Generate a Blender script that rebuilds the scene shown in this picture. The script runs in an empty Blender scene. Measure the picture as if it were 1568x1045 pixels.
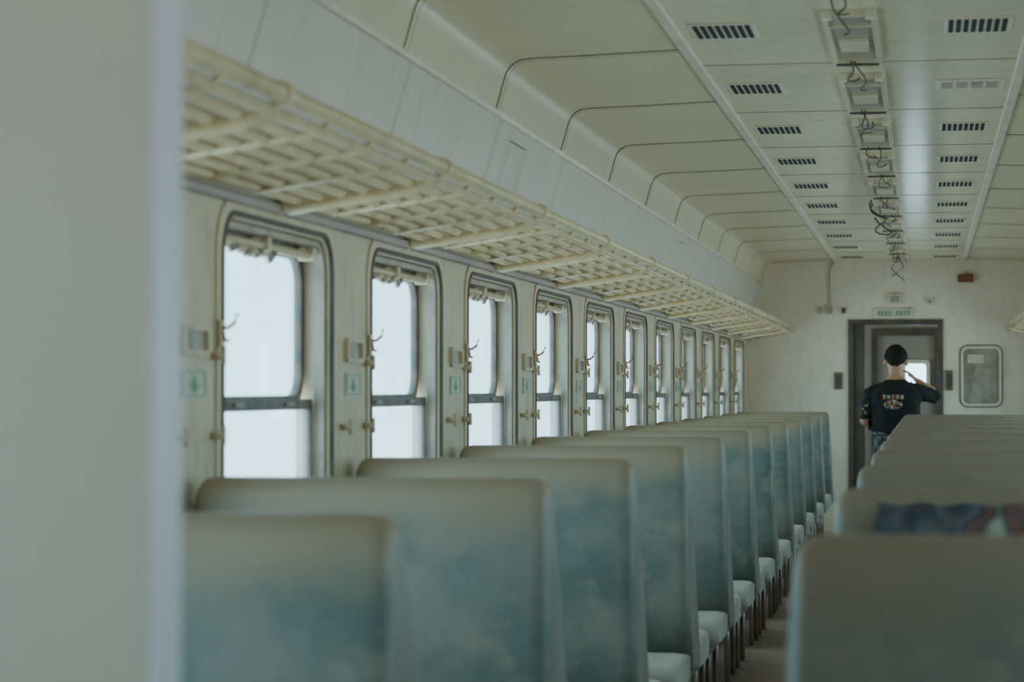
import bpy, bmesh, math, random
from mathutils import Vector, Matrix, noise
from mathutils.geometry import tessellate_polygon
random.seed(7)
S = bpy.context.scene
COL = S.collection
EYE = 1.40
CX = -0.25          # carriage centre line
WS = 1.47           # half width of interior
Y0, Y1 = 2.28, 23.55  # saloon start / end
PITCH = 1.6
def wm(c): return (min(1,c[0]*1.035),c[1]*0.960,c[2]*0.930)
# ------------------------------------------------------------------ materials
def mat(name, c1, c2=None, rough=0.5, scale=6.0, bump=0.0, metal=0.0, bscale=None, detail=4.0, spec=0.5, lo=0.35, hi=0.7, grime=None, gamt=0.5):
    m = bpy.data.materials.new(name); m.use_nodes = True
    nt = m.node_tree; N = nt.nodes; L = nt.links
    b = N['Principled BSDF']
    b.inputs['Roughness'].default_value = rough
    b.inputs['Metallic'].default_value = metal
    b.inputs['Specular IOR Level'].default_value = spec
    if c2 is None: c2 = tuple(x*0.82 for x in c1)
    c1=wm(c1); c2=wm(c2)
    tc = N.new('ShaderNodeTexCoord')
    nz = N.new('ShaderNodeTexNoise'); nz.inputs['Scale'].default_value = scale; nz.inputs['Detail'].default_value = detail
    L.new(tc.outputs['Object'], nz.inputs['Vector'])
    r = N.new('ShaderNodeValToRGB')
    r.color_ramp.elements[0].position = lo; r.color_ramp.elements[1].position = hi
    r.color_ramp.elements[0].color = (*c1, 1); r.color_ramp.elements[1].color = (*c2, 1)
    L.new(nz.outputs['Fac'], r.inputs['Fac']); col=r.outputs['Color']
    if grime:
        mp=N.new('ShaderNodeMapping'); mp.inputs['Scale'].default_value=(5,5,1.6); L.new(tc.outputs['Object'],mp.inputs[0])
        g=N.new('ShaderNodeTexNoise'); g.inputs['Scale'].default_value=2.2; g.inputs['Detail'].default_value=8; g.inputs['Roughness'].default_value=0.65
        L.new(mp.outputs[0],g.inputs['Vector'])
        mr=N.new('ShaderNodeMapRange'); mr.inputs['From Min'].default_value=0.52; mr.inputs['From Max'].default_value=0.78; mr.inputs['To Max'].default_value=gamt
        L.new(g.outputs['Fac'],mr.inputs['Value'])
        mx=N.new('ShaderNodeMix'); mx.data_type='RGBA'; L.new(mr.outputs[0],mx.inputs[0]); L.new(col,mx.inputs[6]); mx.inputs[7].default_value=(*grime,1)
        col=mx.outputs[2]
    L.new(col, b.inputs['Base Color'])
    if bump > 0:
        n2 = N.new('ShaderNodeTexNoise'); n2.inputs['Scale'].default_value = bscale or scale*3
        L.new(tc.outputs['Object'], n2.inputs['Vector'])
        bp = N.new('ShaderNodeBump'); bp.inputs['Strength'].default_value = bump; bp.inputs['Distance'].default_value = 0.01
        L.new(n2.outputs['Fac'], bp.inputs['Height']); L.new(bp.outputs['Normal'], b.inputs['Normal'])
    return m

M = {}
GR=(0.33,0.25,0.155)
M['wall']   = mat('wall_cream_paint', (0.74,0.61,0.41), (0.64,0.53,0.36), 0.42, 2.5, 0.08, bscale=9, grime=GR, gamt=0.7)
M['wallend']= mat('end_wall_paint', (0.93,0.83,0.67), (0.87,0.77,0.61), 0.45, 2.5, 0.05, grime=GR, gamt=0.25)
M['fascia'] = mat('fascia_grey_paint', (0.67,0.61,0.53), (0.61,0.56,0.48), 0.4, 2.0, 0.05, grime=GR, gamt=0.3)
M['ceil']   = mat('ceiling_gloss_paint', (0.84,0.74,0.53), (0.76,0.67,0.48), 0.17, 1.5, 0.15, bscale=3.0, grime=GR, gamt=0.28)
M['cove']   = mat('cove_panel_paint', (0.76,0.66,0.45), (0.69,0.60,0.41), 0.28, 1.5, 0.10, bscale=3.0, grime=GR, gamt=0.3)
M['trim']   = mat('trim_white', (0.88,0.80,0.65), None, 0.35, 5)
M['ledge']  = mat('ledge_mauve', (0.48,0.39,0.37), None, 0.45, 5)
M['seam']   = mat('seam_dark', (0.20,0.15,0.11), None, 0.7, 9)
M['rubber'] = mat('gasket_rubber', (0.085,0.058,0.045), (0.14,0.10,0.08), 0.6, 14)
M['sash']   = mat('sash_aluminium_aged', (0.12,0.09,0.075), (0.23,0.18,0.145), 0.45, 12, metal=0.3)
M['reveal'] = mat('window_reveal_paint', (0.50,0.43,0.36), (0.34,0.29,0.24), 0.4, 9, 0.15, grime=(0.16,0.115,0.08), gamt=0.8)
M['rack']   = mat('rack_yellow_enamel', (0.79,0.65,0.39), (0.68,0.55,0.33), 0.35, 10, grime=(0.38,0.27,0.15), gamt=0.55)
M['black']  = mat('black_slot', (0.022,0.02,0.018), None, 0.8, 5)
M['metal']  = mat('grey_metal', (0.40,0.34,0.30), (0.27,0.23,0.20), 0.4, 12, metal=0.6)
M['floor']  = mat('floor_lino_brown', (0.48,0.36,0.29), (0.35,0.26,0.21), 0.40, 3.0, 0.1, grime=(0.19,0.14,0.11), gamt=0.8)
M['brown']  = mat('door_brown_frame', (0.10,0.078,0.062), (0.15,0.118,0.095), 0.4, 8)
M['hook']   = mat('hook_pink_plastic', (0.68,0.31,0.26), None, 0.4, 10)
M['sign']   = mat('sign_green', (0.28,0.42,0.28), None, 0.5, 20)
M['signbg'] = mat('sign_pale', (0.68,0.70,0.55), None, 0.5, 20)
M['olive']  = mat('olive_lock', (0.22,0.17,0.09), None, 0.5, 20)
M['red']    = mat('rust_red', (0.30,0.09,0.05), None, 0.5, 20)
M['lampg']  = mat('lamp_reflector', (0.56,0.50,0.41), (0.42,0.38,0.31), 0.22, 5, 0.2, metal=0.3)
M['cable']  = mat('cable_black', (0.05,0.045,0.04), None, 0.5, 8)
M['cushion']= mat('cushion_cover_white', (0.54,0.50,0.43), (0.40,0.38,0.33), 0.8, 9, 0.3, bscale=30)
M['part']   = mat('partition_paint', (0.51,0.43,0.34), (0.44,0.375,0.295), 0.5, 1.2)
M['partj']  = mat('jamb_paint', (0.59,0.57,0.59), (0.54,0.53,0.55), 0.4, 1.2)
M['panel']  = mat('door_panel_grey', (0.42,0.38,0.32), (0.36,0.33,0.28), 0.35, 3)

def vinyl(name, lowA, lowB, top, scuff):
    m = bpy.data.materials.new(name); m.use_nodes = True
    nt = m.node_tree; N = nt.nodes; L = nt.links; b = N['Principled BSDF']
    b.inputs['Roughness'].default_value = 0.46
    tc = N.new('ShaderNodeTexCoord')
    geo = N.new('ShaderNodeNewGeometry')
    sp = N.new('ShaderNodeSeparateXYZ'); L.new(tc.outputs['Object'], sp.inputs[0])
    nz = N.new('ShaderNodeTexNoise'); nz.inputs['Scale'].default_value = 3.2; nz.inputs['Detail'].default_value = 6; nz.inputs['Roughness'].default_value=0.6
    L.new(geo.outputs['Position'], nz.inputs['Vector'])
    r1 = N.new('ShaderNodeValToRGB'); r1.color_ramp.elements[0].position=0.42; r1.color_ramp.elements[1].position=0.60
    r1.color_ramp.elements[0].color=(*lowA,1); r1.color_ramp.elements[1].color=(*lowB,1)
    L.new(nz.outputs['Fac'], r1.inputs['Fac'])
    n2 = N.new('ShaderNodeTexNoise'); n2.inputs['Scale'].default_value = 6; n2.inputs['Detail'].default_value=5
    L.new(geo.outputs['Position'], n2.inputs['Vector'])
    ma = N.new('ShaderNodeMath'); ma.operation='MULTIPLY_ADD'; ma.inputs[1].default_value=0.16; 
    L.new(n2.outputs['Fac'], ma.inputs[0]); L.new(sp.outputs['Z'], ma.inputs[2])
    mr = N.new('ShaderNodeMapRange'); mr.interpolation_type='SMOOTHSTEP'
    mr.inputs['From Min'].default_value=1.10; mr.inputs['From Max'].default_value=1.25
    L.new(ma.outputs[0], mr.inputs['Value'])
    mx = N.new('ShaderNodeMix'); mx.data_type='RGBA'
    L.new(mr.outputs[0], mx.inputs[0]); L.new(r1.outputs[0], mx.inputs[6]); mx.inputs[7].default_value=(*top,1)  # beige top by height: dirt plus ceiling reflection painted into the colour
    n3 = N.new('ShaderNodeTexNoise'); n3.inputs['Scale'].default_value=7; n3.inputs['Detail'].default_value=9; n3.inputs['Roughness'].default_value=0.7
    mp=N.new('ShaderNodeMapping'); mp.inputs['Scale'].default_value=(0.8,0.8,1.0); L.new(geo.outputs['Position'],mp.inputs[0]); L.new(mp.outputs[0],n3.inputs['Vector'])
    m3=N.new('ShaderNodeMapRange'); m3.inputs['From Min'].default_value=0.52; m3.inputs['From Max'].default_value=0.66; m3.inputs['To Max'].default_value=0.8
    L.new(n3.outputs['Fac'],m3.inputs['Value'])
    mx2 = N.new('ShaderNodeMix'); mx2.data_type='RGBA'; L.new(m3.outputs[0],mx2.inputs[0]); L.new(mx.outputs[2],mx2.inputs[6]); mx2.inputs[7].default_value=(*scuff,1)
    L.new(mx2.outputs[2], b.inputs['Base Color'])
    bp = N.new('ShaderNodeBump'); bp.inputs['Strength'].default_value=0.3; bp.inputs['Distance'].default_value=0.014
    L.new(n2.outputs['Fac'], bp.inputs['Height']); L.new(bp.outputs['Normal'], b.inputs['Normal'])
    return m
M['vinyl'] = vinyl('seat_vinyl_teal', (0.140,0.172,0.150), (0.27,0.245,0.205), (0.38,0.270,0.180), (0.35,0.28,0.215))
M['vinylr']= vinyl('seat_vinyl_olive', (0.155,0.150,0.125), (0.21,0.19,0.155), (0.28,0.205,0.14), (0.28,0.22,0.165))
M['vend']  = mat('seat_end_panel', (0.36,0.335,0.285), (0.26,0.25,0.215), 0.5, 5)

def glassmat(name, dirt, col):
    m = bpy.data.materials.new(name); m.use_nodes = True
    nt = m.node_tree; N = nt.nodes; L = nt.links
    for n in list(N):
        if n.type!='OUTPUT_MATERIAL': N.remove(n)
    out=[n for n in N if n.type=='OUTPUT_MATERIAL'][0]
    tr=N.new('ShaderNodeBsdfTransparent'); tr.inputs[0].default_value=(0.93,0.97,0.98,1)
    gl=N.new('ShaderNodeBsdfGlossy'); gl.inputs['Roughness'].default_value=0.03
    df=N.new('ShaderNodeBsdfTranslucent'); df.inputs[0].default_value=(*col,1)
    lw=N.new('ShaderNodeLayerWeight'); lw.inputs[0].default_value=0.15
    mu=N.new('ShaderNodeMath'); mu.operation='MULTIPLY'; mu.inputs[1].default_value=0.5
    L.new(lw.outputs['Fresnel'],mu.inputs[0])
    m1=N.new('ShaderNodeMixShader'); m1.inputs[0].default_value=dirt
    L.new(tr.outputs[0],m1.inputs[1]); L.new(df.outputs[0],m1.inputs[2])
    m2=N.new('ShaderNodeMixShader'); L.new(mu.outputs[0],m2.inputs[0]); L.new(m1.outputs[0],m2.inputs[1]); L.new(gl.outputs[0],m2.inputs[2])
    L.new(m2.outputs[0],out.inputs[0])
    return m
M['glass']=glassmat('window_glass',0.03,(0.8,0.85,0.9))
M['glass2']=glassmat('window_glass_dirty',0.12,(0.9,0.92,0.92))
# ------------------------------------------------------------------ mesh builder
class MB:
    def __init__(s): s.bm=bmesh.new(); s.mats=[]
    def mi(s,k):
        m=M[k]
        if m not in s.mats: s.mats.append(m)
        return s.mats.index(m)
    def box(s,lo,hi,k,bev=0.0):
        mi=s.mi(k)
        r=bmesh.ops.create_cube(s.bm,size=1.0)
        vs=r['verts']
        for v in vs:
            v.co=Vector([ (lo[i]+hi[i])/2+v.co[i]*(hi[i]-lo[i]) for i in range(3)])
        fs=set(f for v in vs for f in v.link_faces)
        for f in fs: f.material_index=mi
        if bev>0:
            es=list(set(e for v in vs for e in v.link_edges))
            rr=bmesh.ops.bevel(s.bm,geom=es,offset=bev,segments=2,profile=0.5,affect='EDGES')
            for f in rr['faces']: f.material_index=mi; f.smooth=True
    def tube(s,pts,r,k,n=10,rs=None,cap=True):
        mi=s.mi(k); pts=[Vector(p) for p in pts]; rings=[]
        for i,p in enumerate(pts):
            if i==0: d=pts[1]-p
            elif i==len(pts)-1: d=p-pts[i-1]
            else: d=(pts[i+1]-p).normalized()+(p-pts[i-1]).normalized()
            d.normalize()
            up=Vector((0,0,1)) if abs(d.z)<0.9 else Vector((1,0,0))
            a=d.cross(up).normalized(); b=d.cross(a).normalized()
            rr=rs[i] if rs else r
            rings.append([s.bm.verts.new(p+a*math.cos(2*math.pi*j/n)*rr+b*math.sin(2*math.pi*j/n)*rr) for j in range(n)])
        for i in range(len(rings)-1):
            for j in range(n):
                f=s.bm.faces.new((rings[i][j],rings[i][(j+1)%n],rings[i+1][(j+1)%n],rings[i+1][j])); f.smooth=True; f.material_index=mi
        if cap:
            for rg in (rings[0],rings[-1]):
                f=s.bm.faces.new(rg); f.material_index=mi
    def loft(s,rings,k,close=True,cap=True,smooth=True,kcap=None):
        mi=s.mi(k); R=[[s.bm.verts.new(Vector(p)) for p in rg] for rg in rings]; n=len(R[0])
        for i in range(len(R)-1):
            for j in range(n if close else n-1):
                f=s.bm.faces.new((R[i][j],R[i][(j+1)%n],R[i+1][(j+1)%n],R[i+1][j])); f.smooth=smooth; f.material_index=mi
        if cap:
            for rg in (R[0],R[-1]):
                f=s.bm.faces.new(rg); f.material_index=s.mi(kcap) if kcap else mi
    def plate(s,outer,holes,t,fn,k):
        mi=s.mi(k)
        polys=[outer]+list(holes)
        flat=[p for pl in polys for p in pl]
        tris=tessellate_polygon([[Vector((p[0],p[1],0)) for p in pl] for pl in polys])
        A=[s.bm.verts.new(Vector(fn(p[0],p[1],0.0))) for p in flat]
        B=[s.bm.verts.new(Vector(fn(p[0],p[1],t))) for p in flat]
        for t3 in tris:
            for V in (A,B):
                try:
                    f=s.bm.faces.new([V[i] for i in t3]); f.material_index=mi
                except ValueError: pass
        o=0
        for pl in polys:
            n=len(pl)
            for i in range(n):
                a,c=o+i,o+(i+1)%n
                f=s.bm.faces.new((A[a],A[c],B[c],B[a])); f.material_index=mi
            o+=n
    def mesh(s,name,fix=True):
        if fix:
            bmesh.ops.recalc_face_normals(s.bm,faces=s.bm.faces)
        me=bpy.data.meshes.new(name); s.bm.to_mesh(me); s.bm.free()
        for m in s.mats: me.materials.append(m)
        return me
    def obj(s,name,parent=None,loc=(0,0,0)):
        return place(s.mesh(name),name,loc,parent)
def place(me,name,loc=(0,0,0),parent=None,scale=(1,1,1),rot=(0,0,0)):
    o=bpy.data.objects.new(name,me); COL.objects.link(o); o.location=loc; o.scale=scale; o.rotation_euler=rot
    if parent: o.parent=parent
    return o
def empty(name,loc=(0,0,0)):
    e=bpy.data.objects.new(name,None); COL.objects.link(e); e.location=loc; e.empty_display_size=0.1; return e
def rrect(x0,y0,x1,y1,r,n=7):
    pts=[]
    for cx,cy,a in ((x1-r,y0+r,-90),(x1-r,y1-r,0),(x0+r,y1-r,90),(x0+r,y0+r,180)):
        for i in range(n+1):
            t=math.radians(a+90*i/n); pts.append((cx+r*math.cos(t),cy+r*math.sin(t)))
    return pts

# ------------------------------------------------------------------ person
M['skin']=mat('skin',(0.56,0.30,0.19),(0.48,0.25,0.16),0.5,12)
M['hair']=mat('hair_black',(0.016,0.012,0.010),(0.038,0.028,0.022),0.75,70,1.0,bscale=110,spec=0.2)
def shirtmat():
    m=bpy.data.materials.new('tshirt_black_print'); m.use_nodes=True; N=m.node_tree.nodes; L=m.node_tree.links; p=N['Principled BSDF']; p.inputs['Roughness'].default_value=0.9
    p.inputs['Specular IOR Level'].default_value=0.3
    tc=N.new('ShaderNodeTexCoord'); sp=N.new('ShaderNodeSeparateXYZ'); L.new(tc.outputs['Object'],sp.inputs[0])
    def band(out,c,w):
        s=N.new('ShaderNodeMath'); s.operation='COMPARE'; L.new(out,s.inputs[0]); s.inputs[1].default_value=c; s.inputs[2].default_value=w; return s.outputs[0]
    def mul(a,c):
        s=N.new('ShaderNodeMath'); s.operation='MULTIPLY'; L.new(a,s.inputs[0]); L.new(c,s.inputs[1]); return s.outputs[0]
    def add(a,c):
        s=N.new('ShaderNodeMath'); s.operation='MAXIMUM'; L.new(a,s.inputs[0]); L.new(c,s.inputs[1]); return s.outputs[0]
    def lt(out,c,op='LESS_THAN'):
        s=N.new('ShaderNodeMath'); s.operation=op; L.new(out,s.inputs[0]); s.inputs[1].default_value=c; return s.outputs[0]
    back=lt(sp.outputs['Y'],-0.03)
    x,z=sp.outputs['X'],sp.outputs['Z']
    mo=N.new('ShaderNodeMath'); mo.operation='PINGPONG'; L.new(x,mo.inputs[0]); mo.inputs[1].default_value=0.019
    strokes=lt(mo.outputs[0],0.006,'GREATER_THAN')
    row=mul(mul(band(x,-0.02,0.09),band(z,1.328,0.019)),strokes)
    v=N.new('ShaderNodeTexVoronoi'); v.inputs['Scale'].default_value=60; L.new(tc.outputs['Object'],v.inputs['Vector'])
    sc=N.new('ShaderNodeSeparateColor'); L.new(v.outputs['Color'],sc.inputs[0])
    keep=lt(sc.outputs[1],0.35,'GREATER_THAN'); keep2=lt(sc.outputs[1],0.86,'GREATER_THAN')
    vm=N.new('ShaderNodeVectorMath'); vm.operation='SUBTRACT'; L.new(tc.outputs['Object'],vm.inputs[0]); vm.inputs[1].default_value=(-0.02,0,1.262)
    vs=N.new('ShaderNodeVectorMath'); vs.operation='MULTIPLY'; L.new(vm.outputs[0],vs.inputs[0]); vs.inputs[1].default_value=(1/0.08,0,1/0.040)
    vl=N.new('ShaderNodeVectorMath'); vl.operation='LENGTH'; L.new(vs.outputs[0],vl.inputs[0])
    oval=mul(lt(vl.outputs['Value'],1.0),keep)
    side=mul(mul(lt(x,-0.23),band(z,1.23,0.06)),keep2)
    mask=add(mul(add(row,oval),back),side)
    r=N.new('ShaderNodeValToRGB'); r.color_ramp.interpolation='CONSTANT'
    r.color_ramp.elements[0].color=(0.50,0.10,0.07,1); r.color_ramp.elements[1].position=0.28; r.color_ramp.elements[1].color=(0.58,0.32,0.12,1)
    e=r.color_ramp.elements.new(0.52); e.color=(0.50,0.44,0.35,1)
    e=r.color_ramp.elements.new(0.78); e.color=(0.10,0.20,0.18,1)
    L.new(sc.outputs[0],r.inputs[0])
    mx=N.new('ShaderNodeMix'); mx.data_type='RGBA'; L.new(mask,mx.inputs[0]); mx.inputs[6].default_value=(0.024,0.020,0.019,1); L.new(r.outputs[0],mx.inputs[7])
    L.new(mx.outputs[2],p.inputs['Base Color']); return m
M['shirt']=shirtmat()
M['pants']=mat('trousers_camo',(0.03,0.03,0.033),(0.17,0.15,0.13),0.85,16,lo=0.45,hi=0.52)
M['shoe']=mat('shoe_black',(0.03,0.03,0.03),None,0.5,9)

def chain(b,pts,k='skin',n=14):
    P=[Vector(p[:3]) for p in pts]; R=[p[3] for p in pts]
    b.tube(P,0,k,n,rs=R)
    for p,r in zip(P,R):
        q=bmesh.ops.create_icosphere(b.bm,subdivisions=2,radius=r); bmesh.ops.translate(b.bm,verts=q['verts'],vec=p)
def ell(b,c,r,rot=None,sub=3):
    q=bmesh.ops.create_icosphere(b.bm,subdivisions=sub,radius=1.0)
    mt=Matrix.Translation(c)@(rot or Matrix.Identity(4))@Matrix.Diagonal((*r,1))
    bmesh.ops.transform(b.bm,matrix=mt,verts=q['verts'])
def torso(b,secs,n=28):
    rings=[]
    for (cx,cy,z,rx,ry) in secs:
        rings.append([(cx+rx*math.copysign(abs(math.cos(2*math.pi*i/n))**0.85,math.cos(2*math.pi*i/n)),cy+ry*math.copysign(abs(math.sin(2*math.pi*i/n))**0.9,math.sin(2*math.pi*i/n)),z) for i in range(n)])
    b.loft(rings,'skin')
def remeshed(b,name,vox,smooth):
    me=b.mesh(name,fix=False); o=place(me,name)
    md=o.modifiers.new('r','REMESH'); md.mode='VOXEL'; md.voxel_size=vox
    ms=o.modifiers.new('s','SMOOTH'); ms.factor=0.5; ms.iterations=smooth
    dg=bpy.context.evaluated_depsgraph_get(); dg.update()
    m2=bpy.data.meshes.new_from_object(o.evaluated_get(dg)); bpy.data.objects.remove(o)
    for p in m2.polygons: p.use_smooth=True
    return m2
person=empty('man_standing',(-0.262,21.0,0))
b=MB()
torso(b,[(0,0,0.84,0.13,0.09),(0,0,0.90,0.180,0.118),(0,0,0.98,0.190,0.125),(0,-0.01,1.08,0.193,0.125),(0,-0.015,1.20,0.204,0.130),(0,-0.015,1.30,0.214,0.132),(0,-0.01,1.365,0.214,0.118),(0.0,0.0,1.405,0.192,0.104),(0.0,0.0,1.435,0.150,0.092),(0,0.015,1.465,0.105,0.080),(0,0.03,1.50,0.068,0.066)])
chain(b,[(0,0.01,1.44,0.068),(0,0.035,1.52,0.060),(0.002,0.055,1.58,0.060)])
for s in (-1,1):
    chain(b,[(s*0.09,0,0.90,0.100),(s*0.10,0.0,0.72,0.090),(s*0.105,0.02,0.50,0.066),(s*0.105,0.0,0.36,0.066),(s*0.11,-0.02,0.10,0.048)])
chain(b,[(-0.165,0,1.375,0.062),(-0.215,-0.005,1.345,0.064),(-0.236,-0.01,1.28,0.060),(-0.252,-0.005,1.17,0.052),(-0.256,0.01,1.12,0.043),(-0.215,0.12,1.09,0.037),(-0.160,0.21,1.10,0.027)])
chain(b,[(0.165,0,1.375,0.062),(0.225,0.02,1.358,0.062),(0.275,0.04,1.350,0.058),(0.345,0.07,1.335,0.050),(0.350,0.09,1.335,0.039),(0.280,0.13,1.40,0.036),(0.192,0.14,1.465,0.027)])
def hand(b,w,d,nrm,spread,curl):
    d=Vector(d).normalized(); nrm=Vector(nrm).normalized(); side=d.cross(nrm).normalized()*spread
    w=Vector(w)
    for t in (-0.6,-0.2,0.2,0.6):
        chain(b,[(*(w+side*0.02*t*1.0),0.016),(*(w+d*0.045+side*0.034*t*1.0),0.016),(*(w+d*0.085+side*0.046*t),0.0125)],n=10)
    for i,(t,l) in enumerate(((-1,0.064),(-0.34,0.076),(0.32,0.07),(0.95,0.054))):
        p=w+d*0.085+side*0.033*t; dirn=d+side*0.12*t
        pts=[(*p,0.0095)]
        for q in range(3):
            dirn=(dirn+nrm*curl*(q+0.6)*0.5).normalized(); p=p+dirn*l/3*(1.15-0.15*q); pts.append((*p,0.009-0.0008*q))
        chain(b,pts,n=8)
    p=w+d*0.02-side*0.028; dd=(d*0.7-side*0.8+nrm*0.3).normalized()
    chain(b,[(*p,0.014),(*(p+dd*0.035),0.012),(*(p+(dd+d*0.4).normalized()*0.062+nrm*0.006),0.0095)],n=8)
hand(b,(-0.150,0.222,1.10),(0.8,0.45,0.1),(0,-0.3,1),1,0.5)
hand(b,(0.178,0.143,1.475),(-0.70,0.10,0.66),(-0.75,0.0,-0.4),-1,0.45)
hc=Vector((0.002,0.065,1.655))
ell(b,hc,(0.085,0.102,0.112)); ell(b,hc+Vector((0,0.03,-0.058)),(0.066,0.074,0.066)); ell(b,hc+Vector((0,0.066,-0.100)),(0.034,0.028,0.024))
ell(b,hc+Vector((0,-0.03,-0.065)),(0.066,0.06,0.05))
chain(b,[(*(hc+Vector((0,0.095,0.01))),0.010),(*(hc+Vector((0,0.115,-0.027))),0.014)]); ell(b,hc+Vector((0,0.098,-0.066)),(0.026,0.012,0.008))
for s in (-1,1):
    ell(b,hc+Vector((s*0.094,-0.005,-0.027)),(0.013,0.022,0.034)); ell(b,hc+Vector((s*0.034,0.094,-0.005)),(0.022,0.010,0.008)); ell(b,hc+Vector((s*0.033,0.084,0.002)),(0.014,0.012,0.012))
for s in (-1,1):
    chain(b,[(s*0.11,-0.04,0.055,0.045),(s*0.115,0.05,0.045,0.042),(s*0.12,0.15,0.038,0.035)])
me=remeshed(b,'man_body',0.007,4)
me.materials.clear()
for k in ('skin','shirt','pants','shoe'): me.materials.append(M[k])
nrms=[v.normal.copy() for v in me.vertices]
cos=[v.co.copy() for v in me.vertices]
out=[]
for co,nr in zip(cos,nrms):
    x,y,z=co
    if z<0.0: co.z=0.0
    if 1.0<z<1.45 and abs(x)<0.34 and y<0.12:
        fold=noise.noise(Vector((x*7+z*3,y*7,z*11)))+0.5*noise.noise(Vector((x*16,y*16,z*24)))
        co+=nr*(0.008+0.016*fold+(0.010 if 1.0<z<1.06 else 0))
    elif z<=1.0 and z>0.1 and abs(x)<0.22:
        co+=nr*(0.006+0.012*noise.noise(Vector((x*8,y*8,z*11))))
    out.extend(co)
me.vertices.foreach_set('co',out)
mids=[]
for p in me.polygons:
    x=sum(cos[i].x for i in p.vertices)/len(p.vertices); y=sum(cos[i].y for i in p.vertices)/len(p.vertices); z=sum(cos[i].z for i in p.vertices)/len(p.vertices)
    k=0
    hem=1.015+0.012*math.sin(x*30)
    if abs(x)<0.235 and z>hem and z<1.478-0.25*max(0,abs(x)-0.2): k=1
    if x<-0.17 and z>1.135 and z<1.475: k=1
    if 0.17<x and y<0.115 and z<1.46: k=1
    if x>0.17 and y>0.085 and z>1.345+ (0.36-x)*0.3: k=0
    if y>0.150 and z>1.0 and z<1.2: k=0
    if z<=hem and abs(x)<0.24 and y<0.14: k=2
    if z<0.085: k=3
    mids.append(k)
me.polygons.foreach_set('material_index',mids)
me.update()
place(me,'body',parent=person)
b=MB(); M['eyew']=mat('eye_white',(0.7,0.7,0.68),None,0.3,5)
for s in (-1,1): b.tube([hc+Vector((s*0.033,0.090,-0.002)),hc+Vector((s*0.033,0.098,-0.002))],0.009,'eyew',10); b.tube([hc+Vector((s*0.033,0.098,-0.002)),hc+Vector((s*0.033,0.0995,-0.002))],0.005,'black',8)
b.obj('eyes',person)
b=MB(); q=bmesh.ops.create_icosphere(b.bm,subdivisions=5,radius=1.0); b.mi('hair')
for v in b.bm.verts:
    n0=v.co.copy(); v.co=Vector((n0.x*0.100,n0.y*0.118,n0.z*0.122))+hc+Vector((0,-0.006,0.008))
    v.co+=n0*(0.008*noise.noise(n0*9)+0.007*noise.noise(n0*34))
def hairline(c):
    ax=abs(c.x); dy=c.y-hc.y
    low=hc.z-0.052-0.018*math.cos(c.x*30)+0.008*noise.noise(c*70) if dy<-0.03 else (hc.z-0.03+ (dy+0.03)*0.5)
    if ax>0.066 and -0.055<dy<0.03: low=hc.z-0.005
    if dy>0.06: low=hc.z+0.06
    return low
dele=[v for v in b.bm.verts if v.co.z<hairline(v.co)]
bmesh.ops.delete(b.bm,geom=dele,context='VERTS')
for f_ in b.bm.faces: f_.smooth=True
for v in b.bm.verts:
    t=max(0,min(1,(hc.z+0.01-v.co.z)/0.075)); c=Vector((hc.x,hc.y-0.01,v.co.z)); v.co=c+(v.co-c)*(1-0.17*t)
ho=b.obj('hair',person); md=ho.modifiers.new('t','SOLIDIFY'); md.thickness=0.014; md.offset=-1

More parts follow.
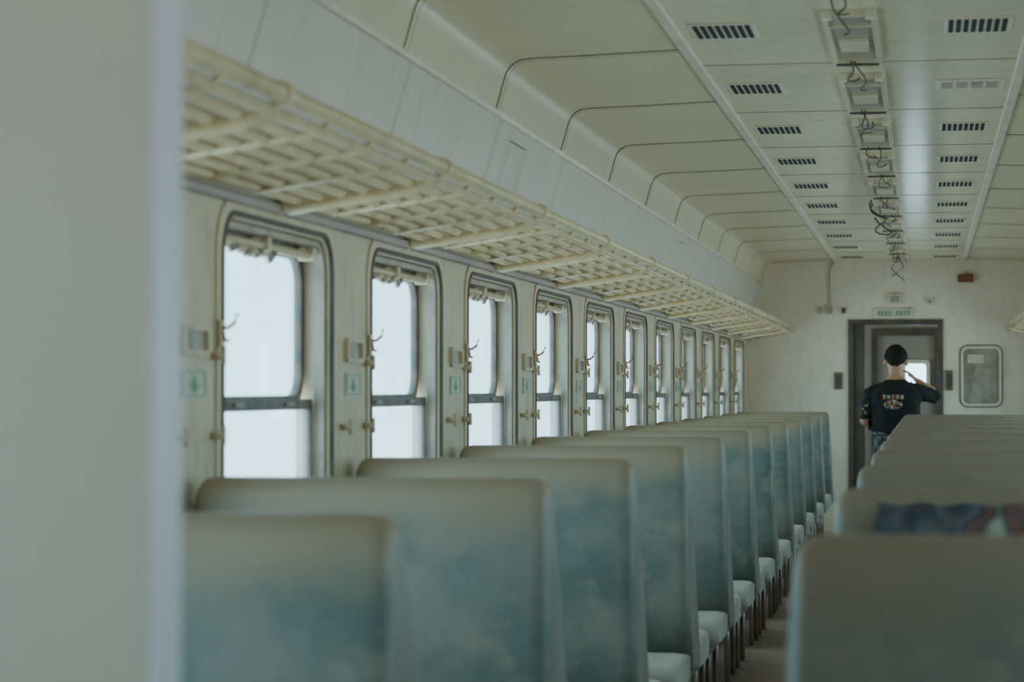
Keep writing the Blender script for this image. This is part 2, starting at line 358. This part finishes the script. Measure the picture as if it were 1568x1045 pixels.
# ------------------------------------------------------------------ shell
WY0=5.70; WW=1.08; WZ0,WZ1=0.88,1.83
CH=0.615
wk=list(range(-2,11))
for sgn,side in ((-1,'left'),(1,'right')):
    b=MB()
    holes=[rrect(WY0+PITCH*k,WZ0,WY0+PITCH*k+WW,WZ1,0.10) for k in wk]
    b.plate([(Y0,0),(Y1,0),(Y1,1.90),(Y0,1.90)],holes,0.10,lambda u,v,w:(CX+sgn*(WS+w),u,v),'wall')
    b.obj('wall_'+side)
    b=MB()
    def sweep(prof,k,y0=Y0,y1=Y1,smooth=False,off=0.0):
        b.loft([[(CX+sgn*(s-off),y,h-off*0.5) for s,h in prof] for y in (y0,y1)],k,close=False,cap=False,smooth=smooth)
    sweep([(1.57,1.88),(1.47,1.88),(1.47,2.00),(1.455,2.02),(1.335,2.435)],'fascia')
    cove=[(1.335,2.435),(1.318,2.49),(1.302,2.55),(1.290,2.585),(1.270,2.612),(1.24,2.628),(1.19,2.633),(1.0,2.638),(CH,2.652)]
    sweep(cove,'cove',smooth=True)
    sweep([(1.58,0.0),(1.60,0.0),(1.60,0.87)],'fascia')
    sweep([(1.60,1.86),(1.60,2.3),(1.45,2.7),(0.6,2.85),(0,2.85)],'fascia')
    for k in range(-3,11):
        y=7.19+PITCH*k
        if not(Y0<y<Y1): continue
        rr=[(s-0.004,h-0.004) for s,h in cove]
        b.loft([[(CX+sgn*s,y+d,h) for s,h in rr] for d in (-0.004,0.004)],'seam',close=False,cap=False)
        b.loft([[(CX+sgn*s,y-0.03+d,h) for s,h in rr] for d in (-0.018,0.018)],'cove',close=False,cap=False)
        yf=y+0.1
        b.loft([[(CX+sgn*s,yf+d,h) for s,h in ((1.448,2.03),(1.329,2.43))] for d in (-0.0025,0.0025)],'seam',close=False,cap=False)
    for y in (9.15,15.6):
        s0,h0,s1,h1=1.402,2.19,1.350,2.37
        P=lambda s,h,yy:(CX+sgn*(s-0.006),yy,h)
        for ya,yb,ha,hb in ((y,y+0.006,0,1),(y+0.36,y+0.366,0,1),(y,y+0.366,0,0.02),(y,y+0.366,0.98,1)):
            b.loft([[P(s0+(s1-s0)*t,h0+(h1-h0)*t,yy) for t in (ha,hb)] for yy in (ya,yb)],'seam',close=False,cap=False)
    b.obj('upper_wall_'+side)
    b=MB(); b.tube([(CX+sgn*1.333,Y0,2.435),(CX+sgn*1.333,Y1,2.435)],0.014,'trim'); b.obj('trim_1' if sgn<0 else 'trim_2')
    b=MB(); b.box((CX+sgn*CH-0.02,Y0,2.636),(CX+sgn*CH+0.02,Y1,2.654),'trim',0.004); b.obj('trim_3' if sgn<0 else 'trim_4')
    b=MB(); xs=sorted((CX+sgn*1.445,CX+sgn*1.470)); b.box((xs[0],Y0,1.868),(xs[1],Y1,1.892),'ledge',0.004)
    b.obj('trim_5' if sgn<0 else 'trim_6')
    b=MB(); b.tube([(CX+sgn*1.44,Y0+0.05,1.945),(CX+sgn*1.44,Y1-0.05,1.945)],0.011,'trim')
    for k in range(-2,12):
        for yy in (4.0+PITCH*k,4.7+PITCH*k):
            if Y0<yy<Y1-0.1:
                x0,x1=sorted((CX+sgn*1.470,CX+sgn*1.425)); b.box((x0,yy,1.92),(x1,yy+0.03,1.97),'wall',0.004)
    b.obj('curtain_rail' )
    b=MB(); xs=sorted((CX+sgn*1.45,CX+sgn*1.47)); b.box((xs[0],Y0,0),(xs[1],Y1,0.12),'metal'); b.obj('baseboard_'+side)

b=MB(); b.box((CX-CH-0.01,Y0,2.652),(CX+CH+0.01,Y1,2.70),'ceil'); 
for k in range(-3,11):
    y=7.6+PITCH*k
    if Y0<y<Y1: b.box((CX-CH+0.02,y,2.6505),(CX+CH-0.02,y+0.005,2.654),'seam')
b.obj('ceiling')
b=MB(); b.box((-1.9,-1.6,-0.06),(1.4,25.6,0.0),'floor'); b.obj('floor')

def window_meshes():
    f=lambda dw:(lambda u,v,w:(w+dw,u,v))
    b=MB()
    b.plate(rrect(-0.020,WZ0-0.020,WW+0.020,WZ1+0.020,0.115),[rrect(-0.006,WZ0-0.006,WW+0.006,WZ1+0.006,0.10)],0.010,f(-0.010),'rubber')
    b.plate(rrect(-0.062,WZ0-0.062,WW+0.062,WZ1+0.05,0.14),[rrect(-0.021,WZ0-0.021,WW+0.021,WZ1+0.021,0.115)],0.006,f(-0.006),'wall')
    trim=b.mesh('window_surround')
    b=MB()
    e=0.004
    b.plate(rrect(e,1.350,WW-e,WZ1-e,0.095),[rrect(0.035,1.380,WW-0.035,WZ1-0.055,0.075)],0.022,f(0.076),'sash')
    b.plate(rrect(e,WZ0+e,WW-e,WZ1-e,0.095),[rrect(0.018,WZ0+0.018,WW-0.018,WZ1-0.02,0.085)],0.03,f(0.012),'reveal')
    up=b.mesh('upper_sash')
    b=MB()
    b.plate(rrect(0.015,WZ0+0.01,WW-0.015,1.370,0.02),[rrect(0.04,WZ0+0.04,WW-0.04,1.340,0.02)],0.024,f(0.045),'sash')
    b.box((0.035,0.25,1.35),(0.05,0.33,1.362),'metal',0.003); b.box((0.035,0.75,1.35),(0.05,0.83,1.362),'metal',0.003)
    low=b.mesh('lower_sash')
    b=MB(); b.plate(rrect(0.02,1.365,WW-0.02,WZ1-0.03,0.08),[],0.004,f(0.084),'glass'); g1=b.mesh('upper_glass')
    b=MB(); b.plate(rrect(0.03,WZ0+0.03,WW-0.03,1.355,0.02),[],0.004,f(0.055),'glass2'); g2=b.mesh('lower_glass')
    b=MB()
    b.tube([(0.045,0.06,1.785),(0.045,WW-0.06,1.785)],0.012,'wall')
    for yy in (0.07,0.5,WW-0.1): b.box((0.02,yy,1.77),(0.07,yy+0.03,1.81),'wall',0.004)
    for i in range(7):
        yy=0.22+i*0.06+random.uniform(-.02,.02)
        b.tube([(0.045,yy,1.775),(0.05,yy+0.03,1.765-random.uniform(0,.015)),(0.045,yy+0.06,1.772)],0.011,'wall' if i%2 else 'metal',8)
    bl=b.mesh('blind_roller')
    return trim,up,low,g1,g2,bl
WM=window_meshes()
n=0
for sgn in (-1,1):
    for k in wk:
        n+=1
        e=empty('window_%d'%n,(CX+sgn*WS,WY0+PITCH*k,0))
        for me in WM:
            place(me,me.name,(0,0,0),e,scale=(sgn,1,1))
        ld=bpy.data.lights.new('sky_portal','AREA'); ld.shape='RECTANGLE'; ld.size=WW; ld.size_y=WZ1-WZ0
        ld.cycles.is_portal=True
        lo=bpy.data.objects.new('sky_portal_light',ld); COL.objects.link(lo)
        lo.location=(0.115*sgn,WW/2,(WZ0+WZ1)/2); lo.parent=e
        d=Vector((-sgn,0,0)); lo.rotation_euler=d.to_track_quat('-Z','Y').to_euler()
        q=d.to_track_quat('-Z','Y'); ax=q@Vector((1,0,0))
        if abs(ax.y)<0.5: ld.size,ld.size_y=ld.size_y,ld.size

b=MB()
b.tube([(0.008,0.0,0.0),(0.022,0,0.0),(0.038,0,0.012),(0.046,0.0,0.036)],0.0045,'hook',8); b.tube([(0.008,0.0,0.0),(0.014,0,-0.03),(0.024,0,-0.033)],0.0045,'hook',8)
b.box((0,-0.016,-0.05),(0.008,0.016,0.02),'rack',0.003); hook=b.mesh('coat_hook')
b=MB(); b.plate(rrect(-0.105,-0.036,0.105,0.036,0.016),[rrect(-0.085,-0.024,0.085,0.024,0.010)],0.014,lambda u,v,w:(w,u,v),'wall'); b.box((0,-0.085,-0.026),(0.002,0.085,0.026),'reveal'); hold=b.mesh('ticket_holder')
b=MB(); b.box((0,-0.095,-0.036),(0.004,0.095,0.036),'signbg'); 
b.plate(rrect(-0.088,-0.031,0.088,0.031,0.004),[rrect(-0.078,-0.027,0.078,0.027,0.004)],0.001,lambda u,v,w:(w+0.0042,u,v),'sign')
b.box((0.0045,-0.018,-0.022),(0.0055,0.018,0.012),'sign'); b.box((0.0045,-0.045,-0.010),(0.0055,0.045,-0.004),'sign'); b.box((0.0045,-0.01,0.014),(0.0055,0.01,0.022),'sign'); sg=b.mesh('wall_sign')
b=MB(); b.tube([(0,0,0),(0.03,0,0)],0.010,'wall'); b.tube([(0.03,0,-0.022),(0.03,0,0.024)],0.006,'wall'); lat=b.mesh('window_latch')
for sgn in (-1,1):
    for k in range(-2,11):
        y=WY0+PITCH*k; x=CX+sgn*WS-sgn*0.0005
        sc=(-sgn,1,1)
        place(hook,'coat_hook',(x-sgn*0.007,y-0.045,1.55),scale=sc)
        place(hold,'ticket_holder',(x,y-0.24,1.515),scale=sc)
        place(sg,'wall_sign',(x,y-0.24,1.412),scale=sc)
        place(lat,'window_latch',(x,y-0.085,1.285),scale=sc)
        place(lat,'window_latch',(x,y-0.085,1.48),scale=sc)
        place(lat,'window_latch',(x,y-0.38,1.285),scale=sc)

# ------------------------------------------------------------------ luggage racks
for sgn in (-1,1):
    b=MB(); X=lambda s:CX+sgn*s
    ya,yb=3.1,Y1-0.15
    nT=7
    P=[(1.005,1.985)]+[(1.035+ (1.40-1.035)*i/(nT-1),1.955-0.052*i/(nT-1)) for i in range(nT)]
    for i,(s,h) in enumerate(P):
        r=0.019 if i==0 else 0.0115
        b.tube([(X(s),ya,h),(X(s),yb,h)],r,'rack',10)
    y=4.57-0.4*3; j=-3
    while y<yb:
        if j%4==0:
            b.tube([(X(1.005),y,1.985),(X(1.02),y,1.952),(X(1.1),y,1.925),(X(1.3),y,1.897),(X(1.42),y,1.878),(X(1.455),y,1.91)],0.015,'rack',8)
            b.tube([(X(1.452),y,2.02),(X(1.452),y,1.865)],0.012,'rack',8)
            b.tube([(X(1.005),y-0.03,1.985),(X(1.005),y+0.03,1.985)],0.025,'rack',12)
        else:
            b.tube([(X(1.01),y,1.972),(X(1.035),y,1.950),(X(1.41),y,1.896)],0.009,'rack',8)
        y+=0.4; j+=1
    b.obj('luggage_rack')

# ------------------------------------------------------------------ seats
def bench(xa,xb,open_side,kv):
    b=MB()
    half=[(0.185,0.40),(0.165,0.60),(0.135,0.80),(0.105,0.95),(0.083,1.05),(0.075,1.11),(0.068,1.155),(0.052,1.180),(0.025,1.192)]
    prof=[(-y,z) for y,z in half]+[(y,z) for y,z in reversed(half)]
    W=xb-xa; ds=[0,0.005,0.013,0.025,0.045]
    xs=[xa+d for d in ds]+[xa+W*t for t in (0.2,0.35,0.5,0.65,0.8)]+[xb-d for d in reversed(ds)]
    rings=[]
    for x in xs:
        d=min(x-xa,xb-x); R=0.04
        drop=(R-math.sqrt(max(0,R*R-(R-min(d,R))**2)))
        th=1.0-0.22*(1-min(d/0.025,1))**2
        rg=[]
        for (yy,zz) in prof:
            zt=zz-drop*max(0,(zz-0.95)/0.242)
            o=0.0
            if open_side>0 and xb-x<0.05: o=0.035*(1-(zz-0.4)/0.8)
            if open_side<0 and x-xa<0.05: o=-0.035*(1-(zz-0.4)/0.8)
            rg.append((x+o,yy*th,zt))
        rings.append(rg)
    b.loft(rings,kv,close=True,cap=True,kcap='vend')
    for sy in (-1,1):
        y0=0.14
        cr=[(y0,0.36),(y0,0.455),(0.30,0.475),(0.50,0.48),(0.57,0.465),(0.60,0.43),(0.595,0.385),(0.57,0.36)]
        xs2=[xa+0.0,xa+0.012,xa+0.04]+[xa+W*t for t in (0.3,0.5,0.7)]+[xb-0.04,xb-0.012,xb]
        rg=[]
        for x in xs2:
            d=min(x-xa,xb-x); q=min(d/0.04,1); sh=0.82+0.18*math.sqrt(q*(2-q))
            o=0.03*open_side if (open_side>0 and xb-x<0.05) or (open_side<0 and x-xa<0.05) else 0
            rg.append([(x+o,sy*(0.37+(yy-0.37)*sh),0.42+(zz-0.42)*sh) for yy,zz in cr])
        b.loft(rg,'cushion',cap=True)
        ya,yb=sorted((sy*0.05,sy*0.55))
        b.box((xa+0.03,ya,0.32),(xb-0.01,yb,0.355),'metal',0.004)
        for xx in (xa+0.12,xb-0.08) if open_side>0 else (xa+0.08,xb-0.12):
            b.tube([(xx,sy*0.50,0.33),(xx,sy*0.47,0.0)],0.013,'metal',8)
            b.tube([(xx,sy*0.13,0.33),(xx,sy*0.13,0.0)],0.013,'metal',8)
            b.tube([(xx,sy*0.47,0.0),(xx,sy*0.47,0.008)],0.03,'metal',10)
            b.tube([(xx,sy*0.13,0.0),(xx,sy*0.13,0.008)],0.03,'metal',10)
    return b.mesh('bench_seat')
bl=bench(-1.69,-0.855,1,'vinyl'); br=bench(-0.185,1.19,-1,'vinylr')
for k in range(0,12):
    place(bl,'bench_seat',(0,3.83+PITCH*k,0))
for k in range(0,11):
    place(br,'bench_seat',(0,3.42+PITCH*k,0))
# ------------------------------------------------------------------ ceiling details
b=MB(); b.box((-0.115,-0.16,-0.006),(0.115,0.16,0.0),'trim',0.002)
for i in range(8):
    x=-0.1+0.0257*i; b.box((x,-0.14,-0.0085),(x+0.016,0.14,-0.005),'black')
vent=b.mesh('ceiling_vent')
b=MB(); b.box((-0.14,-0.14,-0.008),(0.14,0.14,0.0),'trim',0.002)
for i in range(4):
    x=-0.115+0.06*i; b.box((x,-0.09,-0.011),(x+0.045,0.09,-0.007),'lampg')
vent2=b.mesh('ceiling_vent_panel')
for k in range(-3,10):
    y=8.3+1.61*k
    place(vent,'ceiling_vent',(CX-0.44,y,2.652))
    if k==1: place(vent2,'ceiling_access_panel',(CX+0.43,y,2.652))  # access panel with four squares in the vent row
    else: place(vent,'ceiling_vent',(CX+0.43,y,2.652))
b=MB()
b.plate(rrect(-0.09,-0.58,0.09,0.58,0.012),[rrect(-0.072,-0.55,0.072,0.55,0.01)],0.022,lambda u,v,w:(u,v,-0.022+w),'ceil')
b.box((-0.074,-0.552,-0.010),(0.074,0.552,-0.002),'lampg')
b.box((-0.074,-0.30,-0.016),(0.074,-0.28,-0.002),'ceil',0.002); b.box((-0.05,0.0,-0.026),(0.05,0.25,-0.008),'ceil',0.004)
b.box((-0.085,-0.60,-0.03),(-0.055,-0.54,0.0),'trim',0.003); b.box((0.055,-0.60,-0.03),(0.085,-0.54,0.0),'trim',0.003)
b.box((-0.08,0.575,-0.030),(0.08,0.60,0.0),'brown',0.003)
lamp=b.mesh('ceiling_lamp')
for k in range(-3,10):
    place(lamp,'ceiling_lamp',(CX+0.0,8.50+1.61*k,2.652))
for k in range(-3,9):
    b=MB(); y=9.06+1.61*k; rnd=random.Random(k+50)
    for q in range(2):
        pts=[]; L_=0.45 if q else 0.9; ox=rnd.uniform(-.04,.02)
        for i in range(18):
            t=i/17
            pts.append((CX+ox+0.03*math.sin(t*5+q*2+k)*math.sin(math.pi*t)+0.02*t,y-0.05+t*L_,2.628-(0.03+0.012*((k+q)%3))*math.sin(math.pi*t)))
        b.tube(pts,0.0035,'cable',6)
    if k in (4,5):
        pts=[(CX-0.05+0.06*math.sin(i*0.7+k),y+0.1+0.03*i,2.62-0.11*math.sin(math.pi*i/11)) for i in range(12)]; b.tube(pts,0.005,'cable',6)
    if k==8:
        b.tube([(CX,y+0.2,2.62),(CX-0.06,y+0.2,2.5),(CX+0.0,y+0.22,2.44),(CX+0.06,y+0.2,2.39)],0.005,'cable',6)
        b.tube([(CX,y+0.2,2.62),(CX+0.05,y+0.2,2.52),(CX-0.03,y+0.22,2.45),(CX-0.06,y+0.22,2.44)],0.005,'cable',6)
    b.obj('hanging_cable')

# ------------------------------------------------------------------ far end wall
SE=157.0
def ex(px): return (px-1418)/SE
def ez(py): return EYE+(595-py)/SE
dx0,dx1,dz=ex(1305),ex(1439),ez(494)
b=MB()
b.plate([(-1.86,0),(1.36,0),(1.36,2.85),(-1.86,2.85)],[[(dx0,0.001),(dx1,0.001),(dx1,dz),(dx0,dz)],rrect(ex(1474),ez(618),ex(1527),ez(534),0.05)],0.08,lambda u,v,w:(u,Y1+w,v),'wallend')
b.obj('wall_back')
b=MB()
f=lambda y:(lambda u,v,w:(u,y+w,v))
b.plate([(dx0-0.03,0),(dx1+0.03,0),(dx1+0.03,dz+0.03),(dx0-0.03,dz+0.03)],[[(dx0+0.02,0.001),(dx1-0.02,0.001),(dx1-0.02,dz-0.02),(dx0+0.02,dz-0.02)]],0.018,f(Y1-0.02),'brown')
b.plate([(dx0,0),(dx1,0),(dx1,dz),(dx0,dz)],[[(dx0+0.02,0.001),(dx1-0.02,0.001),(dx1-0.02,dz-0.02),(dx0+0.02,dz-0.02)]],0.10,f(Y1-0.001),'brown')
b.box((dx0+0.02,Y1+0.02,0.0),(dx0+0.13,Y1+0.06,dz-0.02),'brown',0.004)
b.tube([(dx0+0.10,Y1+0.02,0.9),(dx0+0.10,Y1-0.01,0.92),(dx0+0.10,Y1-0.01,1.12),(dx0+0.10,Y1+0.02,1.14)],0.008,'metal',8)
b.obj('door_1')
VY=25.1
for sgn,nm in ((-1,'left'),(1,'right')):
    b=MB(); b.plate([(Y1+0.081,0),(VY+0.1,0),(VY+0.1,2.6),(Y1+0.081,2.6)],[rrect(Y1+0.5,1.0,VY-0.4,1.9,0.06)],0.06,lambda u,v,w:(CX+sgn*(WS+w),u,v),'panel'); b.obj('wall_vestibule_'+nm)  # side openings added to let sky light into the far vestibule
b=MB(); b.box((-1.72,Y1+0.081,2.40),(1.22,VY-0.001,2.45),'panel'); b.obj('ceiling_vestibule')
b=MB()
b.plate([(-1.72,0),(1.22,0),(1.22,2.6),(-1.72,2.6)],[rrect(-0.52,0.05,0.11,1.98,0.03)],0.06,f(VY),'panel'); 
b.obj('wall_vestibule_end')
b=MB()
b.plate([(-0.52,0.05),(0.11,0.05),(0.11,1.98),(-0.52,1.98)],[rrect(-0.21,1.32,0.0,1.66,0.03)],0.04,f(VY+0.01),'panel')
b.plate(rrect(-0.25,1.28,0.04,1.70,0.05),[rrect(-0.21,1.32,0.0,1.66,0.03)],0.02,f(VY-0.011),'trim')
b.plate([(-0.56,0.0),(0.15,0.0),(0.15,2.02),(-0.56,2.02)],[[(-0.50,0.02),(0.09,0.02),(0.09,1.95),(-0.50,1.95)]],0.025,f(VY-0.026),'brown')
b.plate(rrect(-0.21,1.32,0.0,1.66,0.03),[],0.004,f(VY+0.03),'glass')
b.box((-0.38,VY-0.03,1.0),(-0.33,VY+0.012,1.15),'metal',0.005)
b.obj('door_2')
b=MB()
x0,x1,z0,z1=ex(1470),ex(1531),ez(622),ez(530)
b.plate(rrect(x0,z0,x1,z1,0.07),[rrect(x0+0.022,z0+0.022,x1-0.022,z1-0.022,0.05)],0.03,f(Y1-0.03),'trim')
b.plate(rrect(x0-0.01,z0-0.01,x1+0.01,z1+0.01,0.08),[rrect(x0,z0,x1,z1,0.07)],0.012,f(Y1-0.0121),'rubber')
b.plate(rrect(ex(1474),ez(618),ex(1527),ez(534),0.05),[],0.006,f(Y1+0.02),'reveal')
b.box((ex(1480),Y1+0.012,ez(556)),(ex(1504),Y1+0.02,ez(543)),'trim')
b.obj('window_%d'%(n+1))
def wallbox(name,a,bb,c,d,dep,k,k2=None,fn=None):
    q=MB(); x0,x1=ex(a),ex(c); z0,z1=ez(d),ez(bb)
    q.box((x0,Y1-dep,z0),(x1,Y1,z1),k,min(0.008,dep*0.3))
    if k2:
        w=(x1-x0)*0.12; h=(z1-z0)*0.16
        q.box((x0+w,Y1-dep-0.002,z0+h),(x1-w,Y1-dep+0.002,z1-h),k2)
    if fn: fn(q)
    return q.obj(name)
def letters(q):
    for i in range(9):
        if i==4: continue
        xx=ex(1345)+i*0.036; q.box((xx,Y1-0.026,ez(483)),(xx+0.02,Y1-0.0225,ez(476)),'sign')
        q.box((xx+0.005,Y1-0.0275,ez(481)),(xx+0.013,Y1-0.0262,ez(479)),'signbg')
wallbox('exit_sign',1340,472,1398,487,0.02,'trim','signbg',letters)
wallbox('alarm_box',1362,450,1380,466,0.05,'trim','lampg')
wallbox('emergency_brake_box',1466,421,1489,433,0.06,'red')
wallbox('door_lock_plate',1279,570,1291,596,0.03,'olive','rubber')
wallbox('door_lock_plate',1448,567,1458,598,0.03,'olive','rubber')
wallbox('switch_box',1256,468,1264,480,0.03,'trim','lampg'); wallbox('switch_box',1268,466,1278,482,0.03,'trim','lampg')
wallbox('wall_socket',1290,470,1297,480,0.03,'lampg','rubber')
q=MB(); q.tube([(ex(1424),Y1,ez(462)),(ex(1424),Y1-0.03,ez(462))],0.035,'trim',16); q.tube([(ex(1424),Y1-0.03,ez(462)),(ex(1424),Y1-0.04,ez(462))],0.012,'seam',12); q.obj('smoke_detector')
q=MB(); q.tube([(ex(1274),Y1-0.015,ez(466)),(ex(1274),Y1-0.015,ez(412)),(ex(1278),Y1-0.015,ez(402))],0.010,'trim',8)
q.obj('conduit_pipe')

# ------------------------------------------------------------------ near partition and vestibule around the camera
PX0,PX1=-0.736,0.30
PT=0.075
b=MB()
f2=lambda u,v,w:(u,Y0-PT+w,v)
b.plate([(-1.86,0),(1.36,0),(1.36,2.85),(-1.86,2.85)],[[(PX0,0.001),(PX1,0.001),(PX1,2.1),(PX0,2.1)]],PT,f2,'part')
b.obj('wall_front')
b=MB()
for x0,x1 in ((PX0,PX0+0.006),(PX1-0.006,PX1)): b.box((x0,Y0-PT-0.003,0),(x1,Y0+0.003,2.1),'partj',0.002)
b.box((PX0,Y0-PT-0.003,2.094),(PX1,Y0+0.003,2.1),'partj')
b.obj('trim_7')
for sgn,nm in ((-1,'left'),(1,'right')):
    b=MB(); b.plate([(-1.6,0),(Y0-PT-0.001,0),(Y0-PT-0.001,2.6),(-1.6,2.6)],[rrect(0.1,0.9,1.5,2.05,0.06)],0.06,lambda u,v,w:(CX+sgn*(WS+w),u,v),'part'); b.obj('wall_entrance_'+nm)  # out-of-view side openings, added so sky light reaches the partition face
b=MB(); b.box((-1.86,-1.6,2.6),(1.36,Y0-PT-0.001,2.65),'part'); b.obj('ceiling_entrance')
b=MB(); b.box((-1.86,-1.66,0),(1.36,-1.6,2.65),'part'); b.obj('wall_entrance_back')

# ------------------------------------------------------------------ draped cloth on right bench
b=MB()
def clothmat():
    m=bpy.data.materials.new('printed_cloth'); m.use_nodes=True; N=m.node_tree.nodes; L=m.node_tree.links; p=N['Principled BSDF']; p.inputs['Roughness'].default_value=0.9
    tc=N.new('ShaderNodeTexCoord'); v=N.new('ShaderNodeTexNoise'); v.inputs['Scale'].default_value=11; v.inputs['Detail'].default_value=1
    L.new(tc.outputs['Object'],v.inputs['Vector'])
    sp=N.new('ShaderNodeSeparateXYZ'); L.new(tc.outputs['Object'],sp.inputs[0])
    ma=N.new('ShaderNodeMath'); ma.operation='MULTIPLY_ADD'; ma.inputs[1].default_value=1.6; L.new(sp.outputs['X'],ma.inputs[0]); L.new(v.outputs['Fac'],ma.inputs[2])
    r=N.new('ShaderNodeValToRGB'); E=r.color_ramp.elements
    E[0].position=0.30; E[0].color=(0.13,0.12,0.10,1); E[1].position=0.50; E[1].color=(0.05,0.06,0.09,1)
    for pz,c in ((0.60,(0.14,0.12,0.11)),(0.68,(0.05,0.06,0.085)),(0.78,(0.22,0.08,0.06)),(0.86,(0.10,0.09,0.08)),(0.94,(0.38,0.35,0.27))):
        e=E.new(pz); e.color=(*c,1)
    L.new(ma.outputs[0],r.inputs[0]); L.new(r.outputs[0],p.inputs['Base Color'])
    return m
M['cloth']=clothmat()
ys=5.02
G=[]
for i in range(33):
    row=[]
    for j in range(14):
        x=-0.10+0.33*i/32+0.006*math.sin(j*1.1); t=j/13
        z=1.168-0.008*math.sin(i*0.35)**2-(0.15+0.015*math.sin(i*0.5))*t
        yy=ys-(0.068+ (1.15-z if z<1.15 else 0)*0.25)-0.010-0.004*math.sin(i*0.8+j*0.3)
        row.append((x,yy,z))
    G.append(row)
b.loft(G,'cloth',close=False,cap=False); b.obj('draped_cloth')

# ------------------------------------------------------------------ world
w=bpy.data.worlds.new('overcast_sky'); S.world=w; w.use_nodes=True
N=w.node_tree.nodes; L=w.node_tree.links; bg=N['Background']
tc=N.new('ShaderNodeTexCoord'); sp=N.new('ShaderNodeSeparateXYZ'); L.new(tc.outputs['Generated'],sp.inputs[0])
mr=N.new('ShaderNodeMapRange'); mr.inputs['From Min'].default_value=-0.06; mr.inputs['From Max'].default_value=0.08; L.new(sp.outputs['Z'],mr.inputs['Value'])
r=N.new('ShaderNodeValToRGB'); r.color_ramp.elements[0].color=(0.62,0.89,1.0,1); r.color_ramp.elements[1].color=(0.435,0.82,1.0,1)
L.new(mr.outputs[0],r.inputs[0]); L.new(r.outputs[0],bg.inputs[0]); bg.inputs[1].default_value=5.2

# ------------------------------------------------------------------ camera
cd=bpy.data.cameras.new('camera'); cam=bpy.data.objects.new('camera',cd); COL.objects.link(cam); S.camera=cam
FP=3650.0
cd.sensor_width=36; cd.lens=FP*36/1568; cd.clip_start=0.05; cd.clip_end=200
yaw=math.atan(634/FP); pit=math.atan(73/FP)
cam.location=(0,0,EYE); cam.rotation_euler=(math.radians(90)+pit,0,yaw)
cd.dof.use_dof=True; cd.dof.focus_distance=13.0; cd.dof.aperture_fstop=4.0
S.view_settings.view_transform='AgX'; S.view_settings.exposure=0.14
